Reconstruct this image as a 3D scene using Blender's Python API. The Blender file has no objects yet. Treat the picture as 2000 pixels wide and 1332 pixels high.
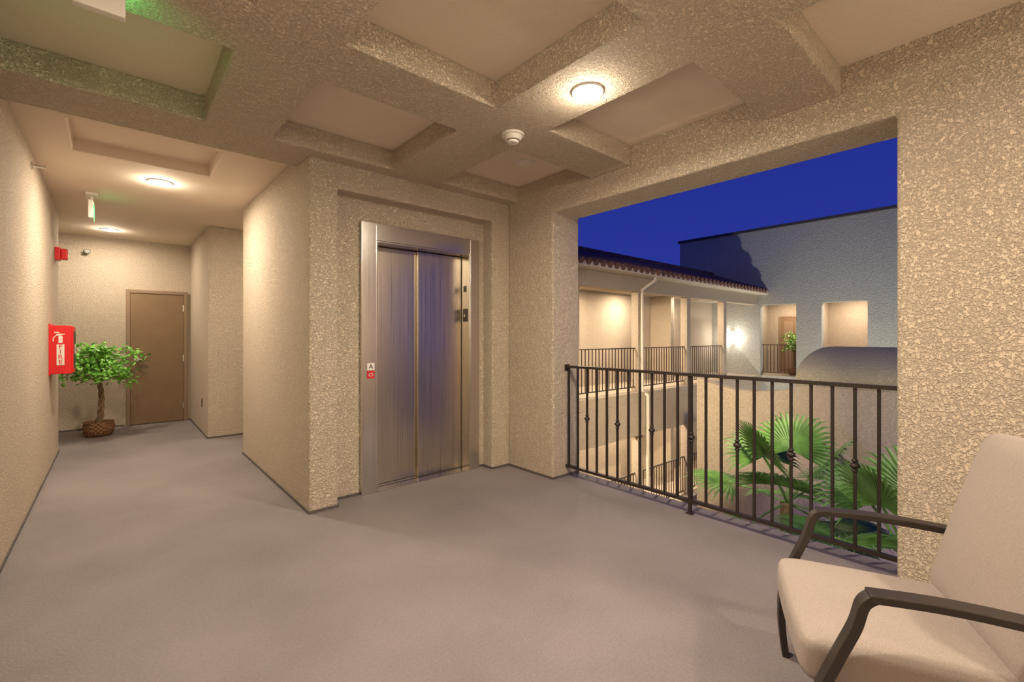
import bpy, bmesh, math, random
from mathutils import Vector, Matrix
random.seed(7)
scene = bpy.context.scene
COL = scene.collection

# ------------------------------------------------------------ materials
def new_mat(name):
    m = bpy.data.materials.new(name); m.use_nodes = True
    nt = m.node_tree
    return m, nt, nt.nodes['Principled BSDF']

def simple(name, col, rough=0.6, metal=0.0, emis=None, estr=0.0, var=0.0, vscale=20):
    m, nt, b = new_mat(name)
    b.inputs['Base Color'].default_value = (*col, 1)
    b.inputs['Roughness'].default_value = rough
    b.inputs['Metallic'].default_value = metal
    if emis:
        b.inputs['Emission Color'].default_value = (*emis, 1)
        b.inputs['Emission Strength'].default_value = estr
    if var > 0:
        tc = nt.nodes.new('ShaderNodeTexCoord')
        n = nt.nodes.new('ShaderNodeTexNoise'); n.inputs['Scale'].default_value = vscale
        r = nt.nodes.new('ShaderNodeValToRGB')
        r.color_ramp.elements[0].position = .3; r.color_ramp.elements[1].position = .7
        r.color_ramp.elements[0].color = (*[c*(1-var) for c in col], 1)
        r.color_ramp.elements[1].color = (*[min(1, c*(1+var)) for c in col], 1)
        nt.links.new(tc.outputs['Object'], n.inputs['Vector'])
        nt.links.new(n.outputs['Fac'], r.inputs['Fac'])
        nt.links.new(r.outputs['Color'], b.inputs['Base Color'])
    return m

def stucco(name, col, scale=76, dist=0.0095, strength=1.0, var=0.08):
    m, nt, b = new_mat(name)
    b.inputs['Roughness'].default_value = 0.85
    tc = nt.nodes.new('ShaderNodeTexCoord')
    n1 = nt.nodes.new('ShaderNodeTexNoise'); n1.inputs['Scale'].default_value = scale
    n1.inputs['Detail'].default_value = 4; n1.inputs['Distortion'].default_value = 0.7
    n2 = nt.nodes.new('ShaderNodeTexNoise'); n2.inputs['Scale'].default_value = scale*2.6
    n2.inputs['Detail'].default_value = 2
    r1 = nt.nodes.new('ShaderNodeValToRGB')
    r1.color_ramp.elements[0].position = .40; r1.color_ramp.elements[1].position = .58
    mx = nt.nodes.new('ShaderNodeMath'); mx.operation = 'MULTIPLY_ADD'
    mx.inputs[1].default_value = 0.4
    bump = nt.nodes.new('ShaderNodeBump')
    bump.inputs['Strength'].default_value = strength; bump.inputs['Distance'].default_value = dist
    cr = nt.nodes.new('ShaderNodeValToRGB')
    cr.color_ramp.elements[0].position = .36; cr.color_ramp.elements[1].position = .56
    cr.color_ramp.elements[0].color = (*[c*(1-2*var) for c in col], 1)
    cr.color_ramp.elements[1].color = (*[min(1, c*(1+.5*var)) for c in col], 1)
    L = nt.links.new
    L(tc.outputs['Object'], n1.inputs['Vector']); L(tc.outputs['Object'], n2.inputs['Vector'])
    L(n1.outputs['Fac'], r1.inputs['Fac'])
    L(n2.outputs['Fac'], mx.inputs[0]); L(r1.outputs['Color'], mx.inputs[2])
    L(mx.outputs[0], bump.inputs['Height']); L(bump.outputs['Normal'], b.inputs['Normal'])
    L(n1.outputs['Fac'], cr.inputs['Fac']); L(cr.outputs['Color'], b.inputs['Base Color'])
    return m

M_STUCCO = stucco('stucco_beige', (.70, .585, .455))
M_CEIL = stucco('ceiling_paint', (.74, .63, .52), scale=120, dist=.0015, strength=.3, var=.02)
M_EXT = stucco('stucco_exterior_tan', (.43, .355, .27), scale=45, dist=.006)
M_GREY = stucco('stucco_exterior_grey', (.37, .365, .325), scale=22, dist=.010, strength=.6, var=.08)
M_CREAM = simple('cream_trim', (.56, .49, .40), .6, var=.05)
M_IRON = simple('wrought_iron', (.05, .038, .032), .42, .5)
M_FRAME = simple('chair_metal', (.055, .045, .040), .45, .5)
M_BASE = simple('base_coating', (.10, .085, .08), .8, var=.2)
M_DOOR = simple('door_paint_brown', (.20, .125, .065), .5, var=.06, vscale=4)
M_DOORF = simple('door_frame_paint', (.24, .16, .10), .5)
M_RED = simple('red_enamel', (.62, .012, .015), .35)
M_WHITE = simple('white_plastic', (.72, .68, .62), .4)
M_CHROME = simple('satin_chrome', (.6, .6, .58), .25, 1)
M_BLACK = simple('black_plastic', (.02, .02, .02), .35)
M_LIGHT = simple('light_lens', (1, 1, 1), .4, emis=(1, .88, .70), estr=24)
M_GREENLED = simple('green_led_face', (.2, .8, .3), .4, emis=(.1, 1, .25), estr=1.6)
M_GREENLED2 = simple('green_led_face_bright', (.2, .8, .3), .4, emis=(.1, 1, .2), estr=24)
M_TILE = simple('clay_tile', (.16, .075, .05), .8, var=.35, vscale=6)
M_LEAF = simple('ficus_leaf', (.15, .42, .045), .45, var=.45, vscale=30)
M_PALM = simple('palm_leaf', (.10, .22, .05), .5, var=.4, vscale=5)
M_TRUNK = simple('bark', (.20, .13, .07), .85, var=.35, vscale=40)
M_SOIL = simple('moss', (.06, .05, .025), .95, var=.4, vscale=60)
M_GROUND = simple('courtyard_paving', (.26, .24, .24), .7, var=.15, vscale=1.5)

# basket weave
M_BASKET, nt, b = new_mat('wicker')
tc = nt.nodes.new('ShaderNodeTexCoord'); w = nt.nodes.new('ShaderNodeTexChecker')
w.inputs['Scale'].default_value = 38
w.inputs['Color1'].default_value = (.30, .15, .06, 1); w.inputs['Color2'].default_value = (.10, .045, .02, 1)
nt.links.new(tc.outputs['Object'], w.inputs['Vector']); nt.links.new(w.outputs['Color'], b.inputs['Base Color'])
b.inputs['Roughness'].default_value = .7

# floor coating
M_FLOOR, nt, b = new_mat('floor_coating')
b.inputs['Roughness'].default_value = .65
tc = nt.nodes.new('ShaderNodeTexCoord')
n1 = nt.nodes.new('ShaderNodeTexNoise'); n1.inputs['Scale'].default_value = 1.2; n1.inputs['Detail'].default_value = 5
n2 = nt.nodes.new('ShaderNodeTexNoise'); n2.inputs['Scale'].default_value = 75; n2.inputs['Detail'].default_value = 4
ad = nt.nodes.new('ShaderNodeMath'); ad.operation = 'MULTIPLY_ADD'; ad.inputs[1].default_value = .55
r = nt.nodes.new('ShaderNodeValToRGB')
r.color_ramp.elements[0].position = .50; r.color_ramp.elements[0].color = (.158, .135, .137, 1)
r.color_ramp.elements[1].position = 1.0; r.color_ramp.elements[1].color = (.238, .207, .208, 1)
bp = nt.nodes.new('ShaderNodeBump'); bp.inputs['Distance'].default_value = .004; bp.inputs['Strength'].default_value = .8
L = nt.links.new
L(tc.outputs['Object'], n1.inputs['Vector']); L(tc.outputs['Object'], n2.inputs['Vector'])
L(n2.outputs['Fac'], ad.inputs[0]); L(n1.outputs['Fac'], ad.inputs[2]); L(ad.outputs[0], r.inputs['Fac'])
L(r.outputs['Color'], b.inputs['Base Color']); L(n2.outputs['Fac'], bp.inputs['Height']); L(bp.outputs['Normal'], b.inputs['Normal'])

# brushed steel
def brushed(name, col, rough):
    m, nt, b = new_mat(name)
    b.inputs['Metallic'].default_value = 1
    tc = nt.nodes.new('ShaderNodeTexCoord'); mp = nt.nodes.new('ShaderNodeMapping')
    mp.inputs['Scale'].default_value = (200, 200, .9)
    n = nt.nodes.new('ShaderNodeTexNoise'); n.inputs['Scale'].default_value = 1; n.inputs['Detail'].default_value = 4
    mr = nt.nodes.new('ShaderNodeMapRange'); mr.inputs['To Min'].default_value = rough-.08; mr.inputs['To Max'].default_value = rough+.1
    cr = nt.nodes.new('ShaderNodeValToRGB')
    cr.color_ramp.elements[0].position = .35; cr.color_ramp.elements[1].position = .65
    cr.color_ramp.elements[0].color = (*[c*.86 for c in col], 1); cr.color_ramp.elements[1].color = (*[c*1.1 for c in col], 1)
    bp = nt.nodes.new('ShaderNodeBump'); bp.inputs['Distance'].default_value = .0006; bp.inputs['Strength'].default_value = .3
    L = nt.links.new
    L(tc.outputs['Object'], mp.inputs['Vector']); L(mp.outputs['Vector'], n.inputs['Vector'])
    L(n.outputs['Fac'], mr.inputs['Value']); L(mr.outputs['Result'], b.inputs['Roughness'])
    L(n.outputs['Fac'], cr.inputs['Fac']); L(cr.outputs['Color'], b.inputs['Base Color'])
    L(n.outputs['Fac'], bp.inputs['Height']); L(bp.outputs['Normal'], b.inputs['Normal'])
    return m
M_STEEL = brushed('brushed_steel', (.68, .65, .61), .22)
M_STEELD = brushed('brushed_steel_door', (.60, .53, .42), .29)

# fabric
M_FABRIC, nt, b = new_mat('cushion_fabric')
b.inputs['Roughness'].default_value = .95
tc = nt.nodes.new('ShaderNodeTexCoord')
n = nt.nodes.new('ShaderNodeTexNoise'); n.inputs['Scale'].default_value = 380
r = nt.nodes.new('ShaderNodeValToRGB')
r.color_ramp.elements[0].position=.35; r.color_ramp.elements[1].position=.65
r.color_ramp.elements[0].color = (.30, .25, .225, 1); r.color_ramp.elements[1].color = (.40, .335, .30, 1)
bp = nt.nodes.new('ShaderNodeBump'); bp.inputs['Distance'].default_value = .0006; bp.inputs['Strength'].default_value = .4
L = nt.links.new
L(tc.outputs['Object'], n.inputs['Vector']); L(n.outputs['Fac'], r.inputs['Fac']); L(r.outputs['Color'], b.inputs['Base Color'])
L(n.outputs['Fac'], bp.inputs['Height']); L(bp.outputs['Normal'], b.inputs['Normal'])

# ------------------------------------------------------------ mesh helpers
def obj_from_bm(name, bm, mat, smooth=False):
    me = bpy.data.meshes.new(name); bm.to_mesh(me); bm.free()
    if smooth:
        for p in me.polygons: p.use_smooth = True
    o = bpy.data.objects.new(name, me); COL.objects.link(o)
    if mat: me.materials.append(mat)
    return o

def add_bevel(o, w, seg=2):
    m = o.modifiers.new('bevel', 'BEVEL'); m.width = w; m.segments = seg
    m.limit_method = 'ANGLE'; m.angle_limit = math.radians(40)
    return o

def bm_box(bm, x0, x1, y0, y1, z0, z1):
    v = [bm.verts.new((x, y, z)) for x in (x0, x1) for y in (y0, y1) for z in (z0, z1)]
    for f in ((0,1,3,2),(4,6,7,5),(0,4,5,1),(2,3,7,6),(0,2,6,4),(1,5,7,3)):
        bm.faces.new([v[i] for i in f])

def box(name, x0, x1, y0, y1, z0, z1, mat, bevel=0):
    bm = bmesh.new(); bm_box(bm, x0, x1, y0, y1, z0, z1)
    bmesh.ops.recalc_face_normals(bm, faces=bm.faces)
    o = obj_from_bm(name, bm, mat)
    if bevel: add_bevel(o, bevel)
    return o

def boxes(name, lst, mat, bevel=0):
    bm = bmesh.new()
    for l in lst: bm_box(bm, *l)
    bmesh.ops.recalc_face_normals(bm, faces=bm.faces)
    o = obj_from_bm(name, bm, mat)
    if bevel: add_bevel(o, bevel)
    return o

def grid_solid(name, xs, ys, zs, solid, mat, bevel=0.0, seg=3):
    nx, ny, nz = len(xs)-1, len(ys)-1, len(zs)-1
    occ = {}
    for i in range(nx):
        for j in range(ny):
            for k in range(nz):
                occ[i,j,k] = bool(solid((xs[i]+xs[i+1])/2, (ys[j]+ys[j+1])/2, (zs[k]+zs[k+1])/2))
    bm = bmesh.new(); V = {}
    def v(i,j,k):
        if (i,j,k) not in V: V[i,j,k] = bm.verts.new((xs[i], ys[j], zs[k]))
        return V[i,j,k]
    for (i,j,k), s in occ.items():
        if not s: continue
        def e(a,b2,c): return not occ.get((a,b2,c), False)
        if e(i-1,j,k): bm.faces.new([v(i,j,k),v(i,j,k+1),v(i,j+1,k+1),v(i,j+1,k)])
        if e(i+1,j,k): bm.faces.new([v(i+1,j,k),v(i+1,j+1,k),v(i+1,j+1,k+1),v(i+1,j,k+1)])
        if e(i,j-1,k): bm.faces.new([v(i,j,k),v(i+1,j,k),v(i+1,j,k+1),v(i,j,k+1)])
        if e(i,j+1,k): bm.faces.new([v(i,j+1,k),v(i,j+1,k+1),v(i+1,j+1,k+1),v(i+1,j+1,k)])
        if e(i,j,k-1): bm.faces.new([v(i,j,k),v(i,j+1,k),v(i+1,j+1,k),v(i+1,j,k)])
        if e(i,j,k+1): bm.faces.new([v(i,j,k+1),v(i+1,j,k+1),v(i+1,j+1,k+1),v(i,j+1,k+1)])
    bmesh.ops.recalc_face_normals(bm, faces=bm.faces)
    o = obj_from_bm(name, bm, mat)
    if bevel: add_bevel(o, bevel, seg)
    return o

def cyl(name, c, r, h, mat, axis='Z', seg=32, r2=None, bevel=0):
    bm = bmesh.new()
    bmesh.ops.create_cone(bm, cap_ends=True, segments=seg, radius1=r, radius2=r if r2 is None else r2, depth=h)
    if axis == 'X': bmesh.ops.rotate(bm, verts=bm.verts, matrix=Matrix.Rotation(math.pi/2, 3, 'Y'))
    if axis == 'Y': bmesh.ops.rotate(bm, verts=bm.verts, matrix=Matrix.Rotation(-math.pi/2, 3, 'X'))
    bmesh.ops.translate(bm, verts=bm.verts, vec=c)
    o = obj_from_bm(name, bm, mat)
    if bevel: add_bevel(o, bevel, 2)
    return o

def tube(name, pts, r, mat, res=6, radii=None):
    cu = bpy.data.curves.new(name, 'CURVE'); cu.dimensions = '3D'
    cu.bevel_depth = r; cu.bevel_resolution = res; cu.use_fill_caps = True
    s = cu.splines.new('POLY'); s.points.add(len(pts)-1)
    for i, p in enumerate(pts):
        s.points[i].co = (*p, 1)
        if radii: s.points[i].radius = radii[i]
    o = bpy.data.objects.new(name, cu); COL.objects.link(o); cu.materials.append(mat)
    return o

def group(name, parts, loc=(0,0,0)):
    e = bpy.data.objects.new(name, None); e.empty_display_size = .1
    e.location = loc; COL.objects.link(e)
    inv = Matrix.Translation(Vector(loc)).inverted()
    for p in parts:
        p.parent = e; p.matrix_parent_inverse = inv
    return e

def text(name, body, size, loc, rot, mat, ext=.0008):
    cu = bpy.data.curves.new(name, 'FONT'); cu.body = body; cu.size = size; cu.extrude = ext
    cu.align_x = 'CENTER'; cu.align_y = 'CENTER'
    o = bpy.data.objects.new(name, cu); COL.objects.link(o); o.location = loc; o.rotation_euler = rot
    cu.materials.append(mat); return o

# ------------------------------------------------------------ shell
ZB, ZP, ZH = 2.72, 2.88, 2.81
XR, XO = 3.11, 3.48
YO0, YO1 = .476, 2.98

box('floor', -2.7, XO, -2.4, 9.2, -.25, 0, M_FLOOR)

# lobby coffered ceiling
cx = [(-.47,.43), (.82,1.72), (2.18,3.11)]
cy = [(-1.68,-.68), (-.28,.72), (1.12,2.12), (2.52,3.47)]
def ceil_solid(x, y, z):
    if y > 3.62 and x > 1.11: return False
    if z < ZP:
        for a,b2 in cx:
            for c,d in cy:
                if a < x < b2 and c < y < d: return False
    return True
grid_solid('ceiling_coffered_beams', [-.5,-.47,.43,.82,1.11,1.72,2.18,3.11],
           [-2.2,-1.68,-.68,-.28,.72,1.12,2.12,2.52,3.47,3.62,3.92], [ZB,ZP], ceil_solid, M_STUCCO, .008)
grid_solid('ceiling', [-.5,1.11,3.11], [-2.2,3.62,3.92], [ZP-.001,3.1],
           lambda x,y,z: not (y > 3.62 and x > 1.11), M_CEIL)
grid_solid('ceiling_hall', [-2.5,-.25,.65,3.48], [3.92,4.25,4.95,9.0], [ZH,ZH+.10,3.1],
           lambda x,y,z: not (-.25<x<.65 and 4.25<y<4.95 and z<ZH+.1), M_CEIL, .006)
# elevator block
def blk(x,y,z):
    if 1.33<x<2.89 and y<3.78 and z<2.52: return False
    if 1.70<x<2.70 and y<3.97 and z<2.18: return False
    if y > 3.92 and z > ZH: return False
    return True
grid_solid('wall_elevator', [1.11,1.33,1.70,2.70,2.89,3.48], [3.62,3.78,3.92,3.97,6.0], [0,2.18,2.52,ZH,3.1], blk, M_STUCCO, .016)
grid_solid('wall_right', [XR,XO], [-2.2,YO0,YO1,3.62], [-.0,2.52,3.1],
           lambda x,y,z: not (YO0<y<YO1 and z<2.52), M_STUCCO, .016)
grid_solid('wall_left', [-.7,-.5], [-2.2,3.92,7.5], [0,ZH,3.1],
           lambda x,y,z: not (y>3.92 and z>ZH), M_STUCCO, .016)
box('wall_back', -.7, XO, -2.4, -2.2, 0, 3.1, M_STUCCO)
box('wall_hall_end', -2.7, 3.48, 9.0, 9.2, 0, 3.1, M_STUCCO)
box('wall_hall_block', .92, 3.48, 7.16, 9.0, 0, ZH, M_STUCCO, .016)
box('wall_passage_end', 3.3, 3.48, 6.0, 7.16, 0, ZH, M_STUCCO)
box('wall_hall_side', -2.7, -2.5, 7.3, 9.0, 0, ZH, M_STUCCO)
box('wall_hall_return', -2.5, -.7, 7.3, 7.5, 0, ZH, M_STUCCO)
box('wall_exterior_below', 3.2, XO, -4, 9.2, -6.2, -.25, M_EXT)

# base strips
H = .022; T = .008
def base(name, lst): boxes(name, [(a,b2,c,d,0,H) for a,b2,c,d in lst], M_BASE, .003)
base('baseboard_elevator', [(1.11,1.33,3.62-T,3.62),(1.33,1.33+T,3.62,3.78),(1.342,1.57,3.78-T,3.78),(2.815,2.878,3.78-T,3.78),(2.89-T,2.89,3.62,3.78),(2.89,XR-T,3.62-T,3.62),
                            (1.11-T,1.11,3.61,6.0)])
base('baseboard_right', [(XR-T,XR,YO1,3.61),(XR-T,XO,YO1-T,YO1),(XR-T,XR,-2.2,YO0),(XR,XO,YO0,YO0+T)])
base('baseboard_left', [(-.5,-.5+T,-2.2,7.5)])
base('baseboard_hall', [(.92-T,.92,7.16,9.0),(.92-T,3.3,7.16-T,7.16),(-2.5,.11,9.0-T,9.0),(.89,.908,9.0-T,9.0)])

# ------------------------------------------------------------ elevator
P = []
fr = bmesh.new()
yF, yB = 3.735, 3.775
bm_box(fr, 1.57,1.70, yF,yB, 0,2.33); bm_box(fr, 2.70,2.81, yF,yB, 0,2.33); bm_box(fr, 1.70,2.70, yF,yB, 2.18,2.33)
bm_box(fr, 1.70,1.715, yF,3.86, 0,2.18); bm_box(fr, 2.685,2.70, yF,3.86, 0,2.18); bm_box(fr, 1.715,2.685, yF,3.86, 2.165,2.18)
bmesh.ops.recalc_face_normals(fr, faces=fr.faces)
f = obj_from_bm('elevator_frame', fr, M_STEEL); add_bevel(f, .003); P.append(f)
P.append(box('elevator_door_panel_left', 1.717, 2.20, 3.905, 3.93, .012, 2.16, M_STEELD, .003))
P.append(box('elevator_door_panel_right', 2.18, 2.684, 3.872, 3.900, .012, 2.16, M_STEELD, .003))
P.append(box('sill', 1.717, 2.683, 3.74, 3.93, 0.0, .010, M_STEEL, .002))
P.append(box('sill_groove', 1.717, 2.683, 3.84, 3.85, 0.010, .012, M_BLACK))
P.append(box('floor_plate_white', 1.617,1.683, yF-.004,yF, 1.06,1.12, M_WHITE, .001))
P.append(box('floor_plate_red', 1.617,1.683, yF-.004,yF, .99,1.055, M_RED, .001))
P.append(text('floor_plate_letter', 'A', .055, (1.65, yF-.0052, 1.09), (math.pi/2,0,0), M_BLACK))
P.append(boxes('floor_plate_marks', [(1.63,1.67,yF-.006,yF-.004,1.03,1.036),(1.63,1.67,yF-.006,yF-.004,1.008,1.014),(1.63,1.636,yF-.006,yF-.004,1.008,1.036),(1.664,1.67,yF-.006,yF-.004,1.008,1.036)], M_WHITE))
P.append(box('indicator_panel', 2.680,2.685, 3.765,3.835, 1.76,1.88, M_STEEL, .001))
P.append(box('indicator_display', 2.678,2.680, 3.775,3.825, 1.80,1.86, M_BLACK))
P.append(box('call_panel', 2.677,2.685, 3.765,3.835, 1.50,1.63, M_BLACK, .001))
P.append(cyl('call_button', (2.675,3.80,1.56), .014, .006, M_CHROME, 'X'))
group('elevator', P, (2.2, 3.8, 0))

# ------------------------------------------------------------ ceiling lights
LC = (1, .845, .65)
def downlight(x, y, z, r, power, ppow, spread=175):
    ring = bmesh.new()
    prof = [(r*1.0,-.004),(r*1.10,-.010),(r*1.16,-.006),(r*1.18,0)]
    n = 40; rows = []
    for (pr,pz) in prof:
        rows.append([ring.verts.new((x+pr*math.cos(2*math.pi*i/n), y+pr*math.sin(2*math.pi*i/n), z+pz)) for i in range(n)])
    for a in range(len(prof)-1):
        for i in range(n):
            ring.faces.new([rows[a][i],rows[a][(i+1)%n],rows[a+1][(i+1)%n],rows[a+1][i]])
    bmesh.ops.recalc_face_normals(ring, faces=ring.faces)
    a = obj_from_bm('trim_ring', ring, M_WHITE, True)
    b2 = cyl('lens', (x,y,z-.004), r*1.02, .006, M_LIGHT)
    ld = bpy.data.lights.new('lamp', 'AREA'); ld.shape = 'DISK'; ld.size = r*1.9
    ld.energy = power; ld.color = LC; ld.spread = math.radians(spread)
    lo = bpy.data.objects.new('lamp', ld); COL.objects.link(lo); lo.location = (x,y,z-.013)
    pd = bpy.data.lights.new('dome_glow', 'POINT'); pd.energy = ppow; pd.color = LC; pd.shadow_soft_size = r*.45
    po = bpy.data.objects.new('dome_glow', pd); COL.objects.link(po); po.location = (x,y,z-.055)
    group('recessed_downlight', [a,b2,lo,po], (x,y,z))
downlight(1.99, 1.64, ZB, .077, 50, 8)
downlight(.62, 1.2, ZB, .077, 34, 10)  # out of view, added as lobby fill
downlight(1.95, -1.2, ZB, .077, 30, 12)  # out of view behind the camera, added as fill
downlight(.32, 5.43, ZH, .085, 50, 8)
downlight(-.06, 8.3, ZH, .085, 27, 6)
downlight(2.2, 6.6, ZH, .085, 12, 5)
# sconce builder; the back-wall pair is unseen, added to fill the ceiling
M_SCG = simple('fill_sconce_glass',(1,1,1),.3,emis=(1,.9,.72),estr=10)
def sconce(x,y,z,nx,ny,power,col,glass,name='wall_sconce_or_fill'):
    P=[cyl('shade',(x+nx*.09,y+ny*.09,z),.055,.26,glass), box('back_plate',x-abs(ny)*.06-abs(nx)*.012,x+abs(ny)*.06+abs(nx)*.012,y-abs(nx)*.06-abs(ny)*.012,y+abs(nx)*.06+abs(ny)*.012,z-.16,z+.16,M_CHROME,.004)]
    ld=bpy.data.lights.new('bulb','POINT'); ld.energy=power; ld.color=col; ld.shadow_soft_size=.04
    o=bpy.data.objects.new('bulb',ld); COL.objects.link(o); o.location=(x+nx*.20,y+ny*.20,z)
    P.append(o); group(name,P,(x,y,z))
sconce(.5,-2.188,1.85,0,1,36,LC,M_SCG)
sconce(2.3,-2.188,1.85,0,1,36,LC,M_SCG)

# smoke detector
x,y = 2.03,2.32
P = [cyl('base', (x,y,ZB-.008), .078, .016, M_WHITE, bevel=.004),
     cyl('body', (x,y,ZB-.030), .052, .030, M_WHITE, r2=.066, bevel=.004),
     cyl('vent_ring', (x,y,ZB-.047), .040, .006, M_BLACK),
     cyl('cap', (x,y,ZB-.055), .034, .014, M_WHITE, r2=.042, bevel=.004)]
group('smoke_detector', P, (x,y,ZB))
x,y = 2.72,2.93
P = [cyl('cover', (x,y,ZP-.012), .062, .024, M_WHITE, r2=.075, bevel=.006), cyl('lip', (x,y,ZP-.003), .088, .006, M_WHITE)]
group('sprinkler_cover', P, (x,y,ZP))

# exit signs
P = [box('housing', -.205,-.165, 6.2,6.5, 2.54,2.72, M_WHITE, .006), box('canopy', -.23,-.13, 6.27,6.43, 2.785,2.81, M_WHITE, .004),
     box('stem', -.19,-.17, 6.34,6.36, 2.71,2.79, M_WHITE), box('lit_face', -.1649,-.163, 6.22,6.48, 2.56,2.70, M_GREENLED)]
group('exit_sign', P, (-.18,6.35,2.81))
P = [box('housing', -.12,.03, 2.27,2.31, 2.56,2.68, M_WHITE, .006), box('canopy', -.10,.01, 2.23,2.35, 2.695,2.72, M_WHITE, .004),
     box('stem', -.055,-.035, 2.28,2.30, 2.67,2.70, M_WHITE), box('lit_face', -.10,.01, 2.31,2.313, 2.575,2.665, M_GREENLED2)]
group('exit_sign', P, (-.045,2.29,2.72))

# sprinkler on left wall, sensor on end wall
P = [cyl('escutcheon', (-.496,5.2,2.70), .03, .008, M_CHROME, 'X'), cyl('pipe', (-.46,5.2,2.70), .010, .07, M_CHROME, 'X'),
     box('deflector', -.425,-.42, 5.18,5.22, 2.69,2.715, M_CHROME)]
group('sidewall_sprinkler', P, (-.5,5.2,2.7))
P = [box('bracket', -.34,-.27, 8.97,9.0, 2.55,2.61, M_CHROME, .005), cyl('head', (-.305,8.945,2.57), .03, .06, M_CHROME, 'Y', bevel=.006)]
group('motion_sensor', P, (-.3,9,2.58))

# fire alarm
P = [box('back_box', -.5,-.455, 7.02,7.16, 2.19,2.33, M_RED, .006), box('horn_body', -.455,-.40, 7.04,7.14, 2.20,2.32, M_RED, .012),
     box('strobe_lens', -.40,-.375, 7.06,7.12, 2.27,2.305, M_WHITE, .006)]
group('fire_alarm_strobe', P, (-.5,7.1,2.26))

# fire extinguisher cabinet
y0,y1 = 6.45,6.80
P = [box('cabinet_body', -.5,-.335, y0,y1, .97,1.46, M_RED, .006), box('door_frame', -.335,-.323, y0+.01,y1-.01, .98,1.45, M_RED, .003),
     box('door_glass', -.323,-.319, y0+.06,y1-.06, 1.03,1.40, M_BLACK), box('mounting_flange', -.5,-.49, y0-.02,y1+.02, .955,1.475, M_RED, .002),
     box('handle', -.319,-.303, y0+.025,y0+.04, 1.17,1.27, M_CHROME, .003)]
P.append(box('label_plate', -.444,-.388, y0-.003,y0, 1.06,1.27, M_WHITE))
for i,ch in enumerate('FIRE'):
    P.append(text('letter_'+ch, ch, .062, (-.416, y0-.0042, 1.244-.051*i), (math.pi/2,0,0), M_RED))
P.append(boxes('pictogram_body', [(-.431,-.401,y0-.003,y0,1.285,1.355),(-.422,-.410,y0-.003,y0,1.355,1.368),(-.446,-.386,y0-.003,y0,1.366,1.377),(-.462,-.426,y0-.003,y0,1.384,1.396)], M_WHITE, .001))
P.append(tube('pictogram_hose', [(-.411,y0-.002,1.362),(-.448,y0-.002,1.36),(-.467,y0-.002,1.335),(-.470,y0-.002,1.30)], .0045, M_WHITE, 2))
group('fire_extinguisher_cabinet', P, (-.5,6.6,1.2))

# hall door
P = [boxes('frame', [(.12,.17,8.96,9.0,0,2.06),(.83,.88,8.96,9.0,0,2.06),(.17,.83,8.96,9.0,2.01,2.06)], M_DOORF, .004),
     box('leaf', .172,.828, 8.972,8.995, .012,2.008, M_DOOR, .003),
     cyl('lever_rose', (.25,8.966,1.0), .028, .012, M_CHROME, 'Y'), box('lever', .235,.35, 8.925,8.94, .99,1.01, M_CHROME, .004),
     cyl('lever_neck', (.25,8.95,1.0), .01, .03, M_CHROME, 'Y'),
     boxes('hinges', [(.815,.835,8.962,8.972,z,z+.1) for z in (.2,.95,1.75)], M_CHROME)]
group('door_1', P, (.5,8.98,0))
P = [box('plate', .912,.92, 7.62,7.70, .36,.48, M_DOORF, .002), boxes('sockets', [(.909,.912,7.64,7.68,.375,.41),(.909,.912,7.64,7.68,.43,.465)], M_BLACK)]
group('wall_outlet', P, (.92,7.66,.42))

# ------------------------------------------------------------ potted ficus
def leaf_bm(bm, p, d, n, L, W):
    d = d.normalized(); s = d.cross(n).normalized(); n2 = s.cross(d)
    pts = [p, p+d*L*.35+s*W*.5-n2*W*.08, p+d*L*.7+s*W*.38-n2*L*.06, p+d*L-n2*L*.15, p+d*L*.7-s*W*.38-n2*L*.06, p+d*L*.35-s*W*.5-n2*W*.08]
    mid = p+d*L*.5+n2*W*.08
    v = [bm.verts.new(q) for q in pts]; m = bm.verts.new(mid)
    for i in range(6): bm.faces.new([v[i], v[(i+1)%6], m])

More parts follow.
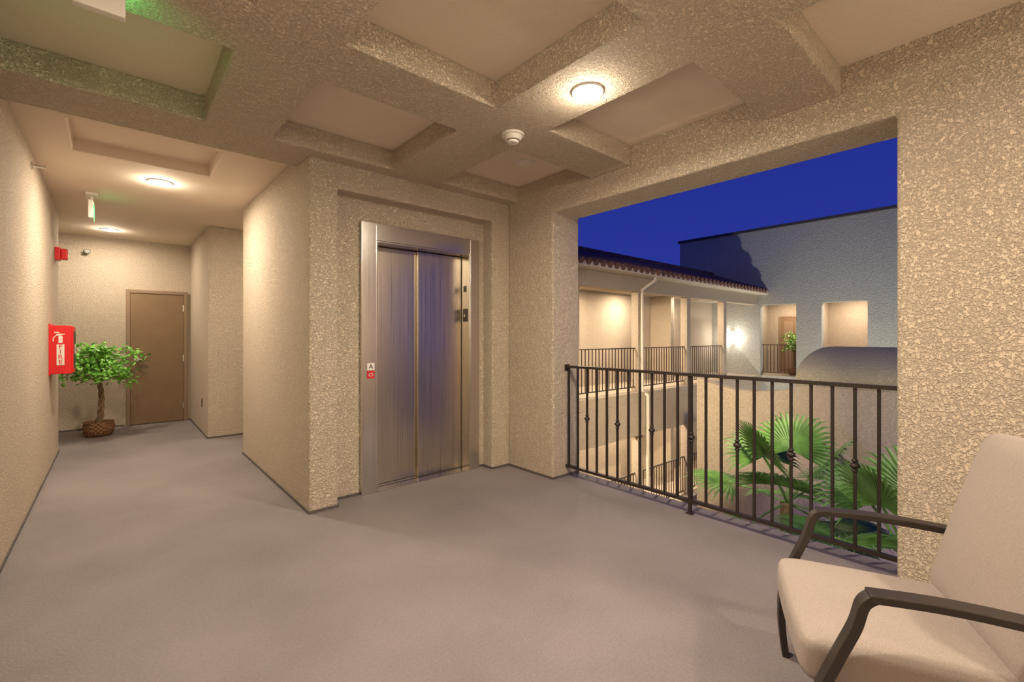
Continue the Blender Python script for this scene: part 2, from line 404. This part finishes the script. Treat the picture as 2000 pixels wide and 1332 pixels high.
def ficus(name, X, Y, Z, sc=1.0, nleaf=900):
    P = []
    bm = bmesh.new(); n = 36; prof = [(.0,.0),(.13,.0),(.165,.06),(.172,.13),(.16,.185),(.168,.2),(.15,.2),(.145,.165),(0,.165)]
    rows = []
    for pr,pz in prof:
        rows.append([bm.verts.new((X+sc*pr*(1+.015*math.cos(9*2*math.pi*i/n))*math.cos(2*math.pi*i/n), Y+sc*pr*math.sin(2*math.pi*i/n), Z+sc*pz)) for i in range(n)])
    for a in range(len(prof)-1):
        for i in range(n): bm.faces.new([rows[a][i],rows[a][(i+1)%n],rows[a+1][(i+1)%n],rows[a+1][i]])
    bmesh.ops.remove_doubles(bm, verts=bm.verts, dist=1e-5)
    bmesh.ops.recalc_face_normals(bm, faces=bm.faces)
    P.append(obj_from_bm('basket_pot', bm, M_BASKET, True))
    P.append(cyl('moss', (X,Y,Z+sc*.168), sc*.143, .012*sc, M_SOIL))
    for k in range(3):
        pts = []
        for i in range(40):
            t = i/39; a = k*2.094 + t*11; r = .024*(1-.3*t)
            pts.append((X+sc*(r*math.cos(a)+.03*math.sin(t*3)), Y+sc*r*math.sin(a), Z+sc*(.16+t*.62)))
        P.append(tube('trunk_strand_%d'%(k+1), pts, .019*sc, M_TRUNK, 4, [1-.3*i/39 for i in range(40)]))
    top = Vector((X, Y, Z+sc*.80)); tips = []
    for k in range(20):
        a = k*2.4; el = -.1+1.5*(k/19)+.1*random.random(); Ln = sc*(.30+.18*random.random())*(1.1+.12*math.sin(el*2))
        dv = Vector((math.cos(a)*math.cos(el)*.98, math.sin(a)*math.cos(el)*.8, math.sin(el)))
        mid = top+dv*Ln*.5+Vector((0,0,.04*sc)); end = top+dv*Ln
        P.append(tube('branch_%d'%(k+1), [top-Vector((0,0,.05*sc)), mid, end], .006*sc, M_TRUNK, 2, [1.2,.8,.4]))
        tips += [end, mid, (mid+end)/2, end]
    bm = bmesh.new()
    for i in range(nleaf):
        c = random.choice(tips)
        off = Vector((random.gauss(0,1), random.gauss(0,1), random.gauss(0,.9)))*.058*sc
        dv = Vector((random.uniform(-1,1), random.uniform(-1,1), random.uniform(-.9,.35)))
        nn = Vector((random.uniform(-.8,.8), random.uniform(-1.2,.5), 1))
        leaf_bm(bm, c+off, dv, nn, sc*random.uniform(.055,.09), sc*random.uniform(.034,.052))
    P.append(obj_from_bm('foliage', bm, M_LEAF))
    group(name, P, (X,Y,Z))
ficus('potted_ficus_tree', -.17, 8.36, 0, .97, 950)

# ------------------------------------------------------------ railings
def railing(name, xr, ybal, ztop, zlow, knuckles=(), ends=None, post=None, axis='Y', z0=0, r=.008):
    bm = bmesh.new()
    def bb(c0,c1,w0,w1,z0_,z1_):
        if axis == 'Y': bm_box(bm, w0,w1,c0,c1,z0_,z1_)
        else: bm_box(bm, c0,c1,w0,w1,z0_,z1_)
    bb(ends[0],ends[1],xr-.022,xr+.022,z0+ztop-.022,z0+ztop)
    bb(ends[0],ends[1],xr-.016,xr+.016,z0+zlow-.012,z0+zlow+.012)
    for c in ybal: bb(c-r,c+r,xr-r,xr+r,z0+zlow,z0+ztop-.01)
    if post is not None:
        for c in post: bb(c-.011,c+.011,xr-.011,xr+.011,z0,z0+ztop-.01)
    bmesh.ops.recalc_face_normals(bm, faces=bm.faces)
    parts = [obj_from_bm('bars', bm, M_IRON)]
    if knuckles:
        kb = bmesh.new()
        for c in knuckles:
            for zz,rr in ((.555,.017),(.585,.026),(.615,.017)):
                m = Matrix.Translation((xr,c,z0+zz)) if axis=='Y' else Matrix.Translation((c,xr,z0+zz))
                bmesh.ops.create_uvsphere(kb, u_segments=12, v_segments=8, radius=rr, matrix=m @ Matrix.Diagonal((1,1,.75,1)))
        parts.append(obj_from_bm('knuckles', kb, M_IRON, True))
    return parts
ys = [2.725+.1127*2-.1127*k for k in range(23)]
kn = [2.725-.338*k for k in range(7)]
P = railing('r', 3.30, ys, 1.07, .10, kn, (YO0, YO1), [1.722])
P.append(box('post_foot', 3.275,3.325,1.697,1.747,0,.010,M_IRON,.002))
P.append(box('wall_bracket', 3.27,3.33,YO1-.012,YO1,1.02,1.08,M_IRON,.002))
group('balcony_railing', P, (3.3,1.7,0))

# ------------------------------------------------------------ chair
TH = math.radians(25.5); CO = Vector((2.01,.203,0))
def strip(name, pts, th, x0, x1, mat):
    n = len(pts); up=[]; lo=[]
    for i,p in enumerate(pts):
        a = Vector(pts[max(i-1,0)]); b2 = Vector(pts[min(i+1,n-1)])
        d = (b2-a).normalized(); nn = Vector((-d.y,d.x)); p=Vector(p)
        up.append(p+nn*th/2); lo.append(p-nn*th/2)
    bm = bmesh.new(); V=[]
    for i in range(n):
        V.append([bm.verts.new((x0,up[i].x,up[i].y)),bm.verts.new((x1,up[i].x,up[i].y)),bm.verts.new((x1,lo[i].x,lo[i].y)),bm.verts.new((x0,lo[i].x,lo[i].y))])
    for i in range(n-1):
        for j in range(4): bm.faces.new([V[i][j],V[i][(j+1)%4],V[i+1][(j+1)%4],V[i+1][j]])
    bm.faces.new(V[0]); bm.faces.new(V[-1][::-1])
    bmesh.ops.recalc_face_normals(bm, faces=bm.faces)
    o = obj_from_bm(name, bm, mat); add_bevel(o,.004,2); return o
def smooth_path(pts, n=6):
    out=[]
    for i in range(len(pts)-1):
        p0=Vector(pts[max(i-1,0)]);p1=Vector(pts[i]);p2=Vector(pts[i+1]);p3=Vector(pts[min(i+2,len(pts)-1)])
        for k in range(n):
            t=k/n
            out.append(tuple(.5*((2*p1)+(-p0+p2)*t+(2*p0-5*p1+4*p2-p3)*t*t+(-p0+3*p1-3*p2+p3)*t**3)))
    out.append(tuple(pts[-1])); return out
def cushion(name, w, d, h, puff, mat, bev=.045):
    bm = bmesh.new(); bmesh.ops.create_cube(bm, size=1)
    bmesh.ops.subdivide_edges(bm, edges=bm.edges, cuts=11, use_grid_fill=True)
    for v in bm.verts:
        a,b2,c = v.co.x*2, v.co.y*2, v.co.z*2
        hx,hy,hz = w/2,d/2,h/2; r = min(bev,hz*.95)
        p = Vector((a*hx,b2*hy,c*hz))
        q = Vector((max(-hx+r,min(hx-r,p.x)), max(-hy+r,min(hy-r,p.y)), max(-hz+r,min(hz-r,p.z))))
        dlt = p-q
        if dlt.length>1e-6: p = q+dlt.normalized()*r
        p.z += (1 if c>0 else -.3)*(abs(c))*puff*(1-a*a)*(1-b2*b2)
        p.y += b2*abs(b2)*puff*.35*(1-a*a)*(1-c*c*.5)
        v.co = p
    o = obj_from_bm(name, bm, mat, True)
    s = o.modifiers.new('sub','SUBSURF'); s.levels=1; s.render_levels=2
    return o
P=[]
leg = smooth_path([(.255,.628),(.285,.60),(.305,.53),(.35,.42),(.392,.30),(.40,.15),(.385,.0)])
arm = smooth_path([(.275,.625),(.1,.632),(-.1,.622),(-.33,.60)])
rleg = smooth_path([(-.33,.60),(-.36,.4),(-.40,.2),(-.45,.0)])
for s,nm in ((1,'outer'),(-1,'inner')):
    xa,xb = sorted((s*.31,s*.358))
    P.append(strip('front_leg_'+nm, leg, .026, xa,xb, M_FRAME))
    P.append(strip('armrest_'+nm, arm, .024, xa-.003,xb+.003, M_FRAME))
    P.append(strip('rear_leg_'+nm, rleg, .024, xa,xb, M_FRAME))
    P.append(strip('side_rail_'+nm, [(.375,.285),(-.37,.255)], .035, xa+.008,xb-.008, M_FRAME))
    P.append(strip('back_upright_'+nm, smooth_path([(-.30,.26),(-.34,.5),(-.45,.90)]), .022, *sorted((s*.25,s*.285)), M_FRAME))
P.append(box('front_rail', -.32,.32,.355,.38,.265,.30,M_FRAME,.003))
P.append(box('rear_rail', -.32,.32,-.385,-.36,.24,.275,M_FRAME,.003))
P.append(box('back_top_rail', -.285,.285,-.465,-.44,.875,.905,M_FRAME,.003))
P.append(boxes('seat_slats', [(-.31,.31,y,y+.04,.272,.284) for y in (-.28,-.12,.04,.2,.32)], M_FRAME))
c = cushion('seat_cushion', .60,.68,.15,.025,M_FABRIC); c.location=(0,.085,.365); c.rotation_euler=(math.radians(1.5),0,0); P.append(c)
c = cushion('back_cushion', .60,.62,.15,.035,M_FABRIC)
c.rotation_euler=(math.radians(90-16),0,math.pi)
c.location=(0,-.21,.70); P.append(c)
e = bpy.data.objects.new('patio_armchair', None); COL.objects.link(e)
for p in P: p.parent = e
e.location = CO; e.rotation_euler=(0,0,TH)

# ------------------------------------------------------------ exterior
box('ground', -15, 45, -30, 40, -6.4, -6.2, M_GROUND)
FY = 6.5
cols = [5.0,7.4,9.8,12.2,14.5]
W = []
W.append(box('back_wall', 3.6,17.0,8.0,8.3,-6.2,2.9, M_EXT))
W.append(boxes('slabs', [(3.6,17,FY-.25,8.0,-.25,0),(3.6,17,FY-.25,FY+.1,-1.05,-.25),(3.6,17,FY-.25,8.0,-3.4,-3.1),(3.6,17,FY-.25,FY+.1,-4.0,-3.4)], M_EXT, .01))
W.append(boxes('columns', [(c-.1,c+.1,FY-.1,FY+.1,z0,z1) for c in cols for z0,z1 in ((0,2.45),(-3.1,-1.05),(-6.2,-4.0))], M_EXT, .01))
W.append(boxes('header', [(3.6,17,FY-.12,FY+.12,2.45,2.85),(3.6,17,FY+.12,8.0,2.6,2.7)], M_EXT, .01))
W.append(boxes('partitions', [(c+.4,c+.6,7.3,8.0,0,2.6) for c in (7.9,12.4)]+[(c+.4,c+.6,7.3,8.0,-3.1,-.3) for c in (7.9,12.4)], M_EXT, .01))
# tile roof
bm = bmesh.new(); rows=[]
xsr = [3.6+13.4*i/560 for i in range(561)]
for j in range(9):
    t=j/8
    row=[]
    for xx in xsr:
        ph=((xx/.24)%1.0)
        zz = 2.92+.72*t + .055*abs(math.sin(math.pi*ph)) 
        row.append(bm.verts.new((xx,6.05+1.95*t,zz)))
    rows.append(row)
for j in range(8):
    for i in range(560): bm.faces.new([rows[j][i],rows[j][i+1],rows[j+1][i+1],rows[j+1][i]])
W.append(obj_from_bm('barrel_tiles', bm, M_TILE, True))
W.append(tube('ridge_cap', [(3.6,8.0,3.68),(17,8.0,3.68)], .09, M_TILE, 4))
bm = bmesh.new()
for i in range(55):
    xx=3.72+.24*i
    bmesh.ops.create_cone(bm,cap_ends=True,segments=12,radius1=.075,radius2=.075,depth=.30,matrix=Matrix.Translation((xx,6.12,2.945))@Matrix.Rotation(math.radians(-70),4,'X'))
W.append(obj_from_bm('eave_tiles', bm, M_TILE))
W.append(box('gutter', 3.6,17, 6.02,6.10,2.80,2.92, M_CREAM,.02))
W.append(box('soffit', 3.6,17, 6.10,FY-.12,2.80,2.84, M_CREAM))
W.append(tube('downspout', [(9.95,6.09,2.82),(9.95,6.09,2.72),(9.80,6.36,2.50),(9.80,6.36,.0),(9.80,6.2,-.1),(9.80,6.2,-6.2)], .045, M_CREAM,4))
group('covered_walkway_building', W, (10,7,-6.2))
for z0 in (0,-3.1):
    for a,b2 in zip(cols[:-1],cols[1:]):
        n=int((b2-a-.2)/.12)
        P = railing('r', FY, [a+.1+(b2-a-.2)*(i+.5)/n for i in range(n)], 1.07,.1,(),(a+.1,b2-.1),None,'X',z0)
        group('walkway_railing', P, ((a+b2)/2,FY,z0))
# end building
def endw(x,y,z):
    if 5.18<y<6.29 and 0<z<2.44: return False
    if 3.28<y<4.46 and 0.9<z<2.43: return False
    return True
E=[grid_solid('facade', [17,17.3],[-4,3.28,4.46,5.18,6.29,9.3],[-6.2,0,.9,2.43,2.44,5.06], endw, M_GREY, .01),
   box('parapet_cap', 16.93,17.4,-4,9.35,5.06,5.14, simple('dark_cap',(.05,.045,.05),.6)),
   boxes('hall_interior', [(17.3,19.2,2.6,6.9,-.2,0),(17.3,19.2,2.6,6.9,2.7,2.9),(18.9,19.2,2.6,6.9,0,2.7),(17.3,19.2,6.7,6.9,0,2.7),(17.3,19.2,2.4,2.6,0,2.7),(17.3,18.9,4.75,4.9,0,2.7)], M_EXT)]
group('end_building', E, (17,3,-6.2))
P=[box('leaf',18.86,18.9,5.35,6.25,0,2.05,M_DOOR,.003)]
P.append(boxes('panels',[(18.85,18.86,5.45+dx,5.78+dx,z,z2) for dx in (0,.37) for z,z2 in ((.15,.9),(1.0,1.9))],M_DOORF,.004))
P.append(boxes('frame',[(18.84,18.9,5.29,5.35,0,2.11),(18.84,18.9,6.25,6.31,0,2.11),(18.84,18.9,5.35,6.25,2.05,2.11)],M_DOORF))
group('door_2',P,(18.9,5.8,0))
P = railing('r', 17.15, [5.18+.111*(i+.5) for i in range(10)], 1.07,.1,(),(5.18,6.29),None,'Y',0)
group('doorway_railing', P, (17.15,5.7,0))
ficus('potted_ficus_tree', 17.85, 5.5, 0, 1.1, 350)
M_SCG2 = simple('sconce_glass_exterior',(1,1,1),.3,emis=(1,.93,.8),estr=30)
sconce(17.0,7.23,1.3,-1,0,38,(1,.93,.8),M_SCG2)
sconce(XO+.012,2.6,-1.1,1,0,27,(1,.84,.60),M_SCG2)  # added below the balcony to light stair wall, palms and slab
sconce(XO+.012,.2,-1.1,1,0,20,(1,.84,.60),M_SCG2)  # second added lamp, same courtyard fill

# stair enclosure with curved roof
bm = bmesh.new(); prof=[]
for i in range(17):
    a=math.pi/2*i/16
    prof.append((9.0+2.0*(1-math.cos(a)), .60+.54*math.sin(a)))
poly=[(9.0,-.2)]+prof+[(11.4,1.14),(11.4,-.2)]
A=[bm.verts.new((px,2.75,pz)) for px,pz in poly]; B=[bm.verts.new((px,-4,pz)) for px,pz in poly]
n=len(poly)
for i in range(n): bm.faces.new([A[i],A[(i+1)%n],B[(i+1)%n],B[i]])
bm.faces.new(A); bm.faces.new(B[::-1]); bmesh.ops.recalc_face_normals(bm,faces=bm.faces)
M_BROWN = stucco('stucco_roof',(.32,.285,.21),scale=30,dist=.006)
o1=obj_from_bm('curved_roof',bm,M_BROWN)
bm=bmesh.new()
top=[(-4,.50),(2.6,.50),(3.0,.38),(3.4,.33),(3.8,.34),(4.2,.42),(4.5,.52)]
poly=top+[(4.5,-6.2),(-4,-6.2)]
A=[bm.verts.new((8.9,a,b2)) for a,b2 in poly];B=[bm.verts.new((9.15,a,b2)) for a,b2 in poly]; n=len(poly)
for i in range(n): bm.faces.new([A[i],A[(i+1)%n],B[(i+1)%n],B[i]])
bm.faces.new(A);bm.faces.new(B[::-1]);bmesh.ops.recalc_face_normals(bm,faces=bm.faces)
o2=obj_from_bm('front_wall',bm,M_EXT)
o3=tube('stair_handrail',[(8.85,3.0,-.1),(8.85,2.3,-.45),(8.85,.2,-1.9),(8.85,-2,-3.4)],.03,M_IRON,3)
group('stair_enclosure',[o1,o2,o3],(9,2,0))

# palms
def fan(bm, base, tip, spread, R, nb=26):
    d=(tip-base).normalized(); up=Vector((0,0,1)); s=d.cross(up)
    if s.length<.05: s=Vector((1,0,0))
    s.normalize(); n=s.cross(d)
    for i in range(nb):
        a=-spread/2+spread*i/(nb-1)
        dv=(d*math.cos(a)+s*math.sin(a)).normalized()
        sd=(-d*math.sin(a)+s*math.cos(a))
        Ln=R*(.82+.18*math.cos(a*.7))*random.uniform(.93,1.05)
        w=R*.045
        p0=tip; p1=tip+dv*Ln*.5; p2=tip+dv*Ln*.8-up*Ln*.06; p3=tip+dv*Ln-up*Ln*.2
        v=[bm.verts.new(q) for q in (p0,p1+sd*w,p2+sd*w*.5,p3,p2-sd*w*.5,p1-sd*w)]; m1=bm.verts.new(p1+n*w*.5); m2=bm.verts.new(p2+n*w*.2)
        for f in ((0,1,6),(0,6,5),(1,2,7,6),(5,6,7,4),(2,3,7),(4,7,3)):
            bm.faces.new([([*v,m1,m2])[k] for k in f])
def palm(X,Y,ztop,R,nf,zg=-6.2,ph=0):
    P=[]
    pts=[(X+.05*math.sin(i*.5),Y,zg+(ztop-zg)*i/20) for i in range(21)]
    P.append(tube('trunk',pts,.09,M_TRUNK,5,[1.25-.45*i/20+.06*(i%2) for i in range(21)]))
    bm=bmesh.new(); c=Vector((X,Y,ztop))
    for k in range(nf):
        a=k*2.39996+ph; el=math.radians(75-115*k/nf)
        dv=Vector((math.cos(a)*math.cos(el),math.sin(a)*math.cos(el),math.sin(el)))
        tip=c+dv*R*.75
        fan(bm,c,tip,math.radians(215),R*.72,30)
        P.append(tube('frond_stem_%d'%(k+1),[c,c+dv*R*.4+Vector((0,0,.03)),tip],.013,M_PALM,2))
    P.append(obj_from_bm('fronds',bm,M_PALM))
    group('fan_palm_tree',P,(X,Y,zg))
palm(6.7,2.15,-.85,.92,11)
palm(5.6,.75,-.80,.85,11)

# ------------------------------------------------------------ lights outside
def area(name,loc,size,power,col,rot=(0,0,0),spread=180):
    ld=bpy.data.lights.new(name,'AREA'); ld.shape='DISK'; ld.size=size; ld.energy=power; ld.color=col; ld.spread=math.radians(spread)
    o=bpy.data.objects.new(name,ld); COL.objects.link(o); o.location=loc; o.rotation_euler=rot; return o
for xx in (6.2,8.6,11.0,13.35):
    for zz in (2.58,-.28):
        a=cyl('lens',(xx,7.25,zz+.005),.09,.012,M_LIGHT); l=area('lamp',(xx,7.25,zz-.01),.18,85,(1,.80,.58))
        group('walkway_downlight',[a,l],(xx,7.25,zz))
a=cyl('lens',(18.0,5.8,2.69),.09,.012,M_LIGHT); l=area('lamp',(18.0,5.8,2.68),.18,50,(1,.8,.6)); group('hall_downlight',[a,l],(18,5.8,2.7))
a=cyl('lens',(18.0,3.8,2.69),.09,.012,M_LIGHT); l=area('lamp',(18.0,3.8,2.68),.18,70,(1,.8,.6)); group('hall_downlight',[a,l],(18,3.8,2.7))
def floodlight(loc, target, power, col, size=.25, spread=60, name='landscape_or_fill_flood', stake=True):
    d=(Vector(target)-Vector(loc)); q=d.to_track_quat('-Z','Y').to_euler()
    l=area('lamp',loc,size,power,col,q,spread)
    h=cyl('housing',(0,0,.05),size*.55,.09,M_BLACK,r2=size*.4); h.rotation_euler=q; h.location=loc
    P=[l,h]
    if stake: P.append(box('stake',loc[0]-.015,loc[0]+.015,loc[1]-.015,loc[1]+.015,-6.2,loc[2]-.03,M_BLACK))
    else: P.append(box('wall_arm',XO,loc[0],loc[1]-.015,loc[1]+.015,loc[2]+.02,loc[2]+.05,M_BLACK))
    group(name,P,loc)
floodlight((7.8,3.0,-5.9),(8.9,1.8,-2.5),22,(.40,.30,1.0))
floodlight((12.8,1.5,-5.5),(17,3.6,2.0),235,(1,.98,.84),.4,100)  # added fill that brightens the grey end facade
floodlight((3.75,-.4,2.85),(9.5,2.0,.2),42,(1,.90,.66),.2,80,'fill_floodlight',False)  # unseen flood added to lift the curved roof and palms
floodlight((3.75,1.2,2.85),(9.5,6.3,-.8),100,(1,.80,.50),.2,60,'fill_floodlight',False)  # unseen flood added to brighten the walkway slab beam

# world
w=bpy.data.worlds.new('dusk_sky'); scene.world=w; w.use_nodes=True; nt=w.node_tree
bg=nt.nodes['Background']; tc=nt.nodes.new('ShaderNodeTexCoord'); sp=nt.nodes.new('ShaderNodeSeparateXYZ'); r=nt.nodes.new('ShaderNodeValToRGB')
r.color_ramp.elements[0].position=0; r.color_ramp.elements[0].color=(.028,.045,.36,1)
r.color_ramp.elements[1].position=.6; r.color_ramp.elements[1].color=(.010,.022,.25,1)
nt.links.new(tc.outputs['Generated'],sp.inputs[0]); nt.links.new(sp.outputs['Z'],r.inputs['Fac']); nt.links.new(r.outputs['Color'],bg.inputs['Color'])
bg.inputs['Strength'].default_value=.85

# ------------------------------------------------------------ camera
cd=bpy.data.cameras.new('camera'); cam=bpy.data.objects.new('camera',cd); COL.objects.link(cam)
cd.sensor_width=36; cd.lens=16.0; cd.shift_y=-.0045; cd.clip_start=.05
cam.location=(0,0,1.35); cam.rotation_euler=(math.pi/2,0,-math.radians(41.08))
scene.camera=cam
scene.view_settings.view_transform='Standard'
scene.view_settings.exposure=0.12
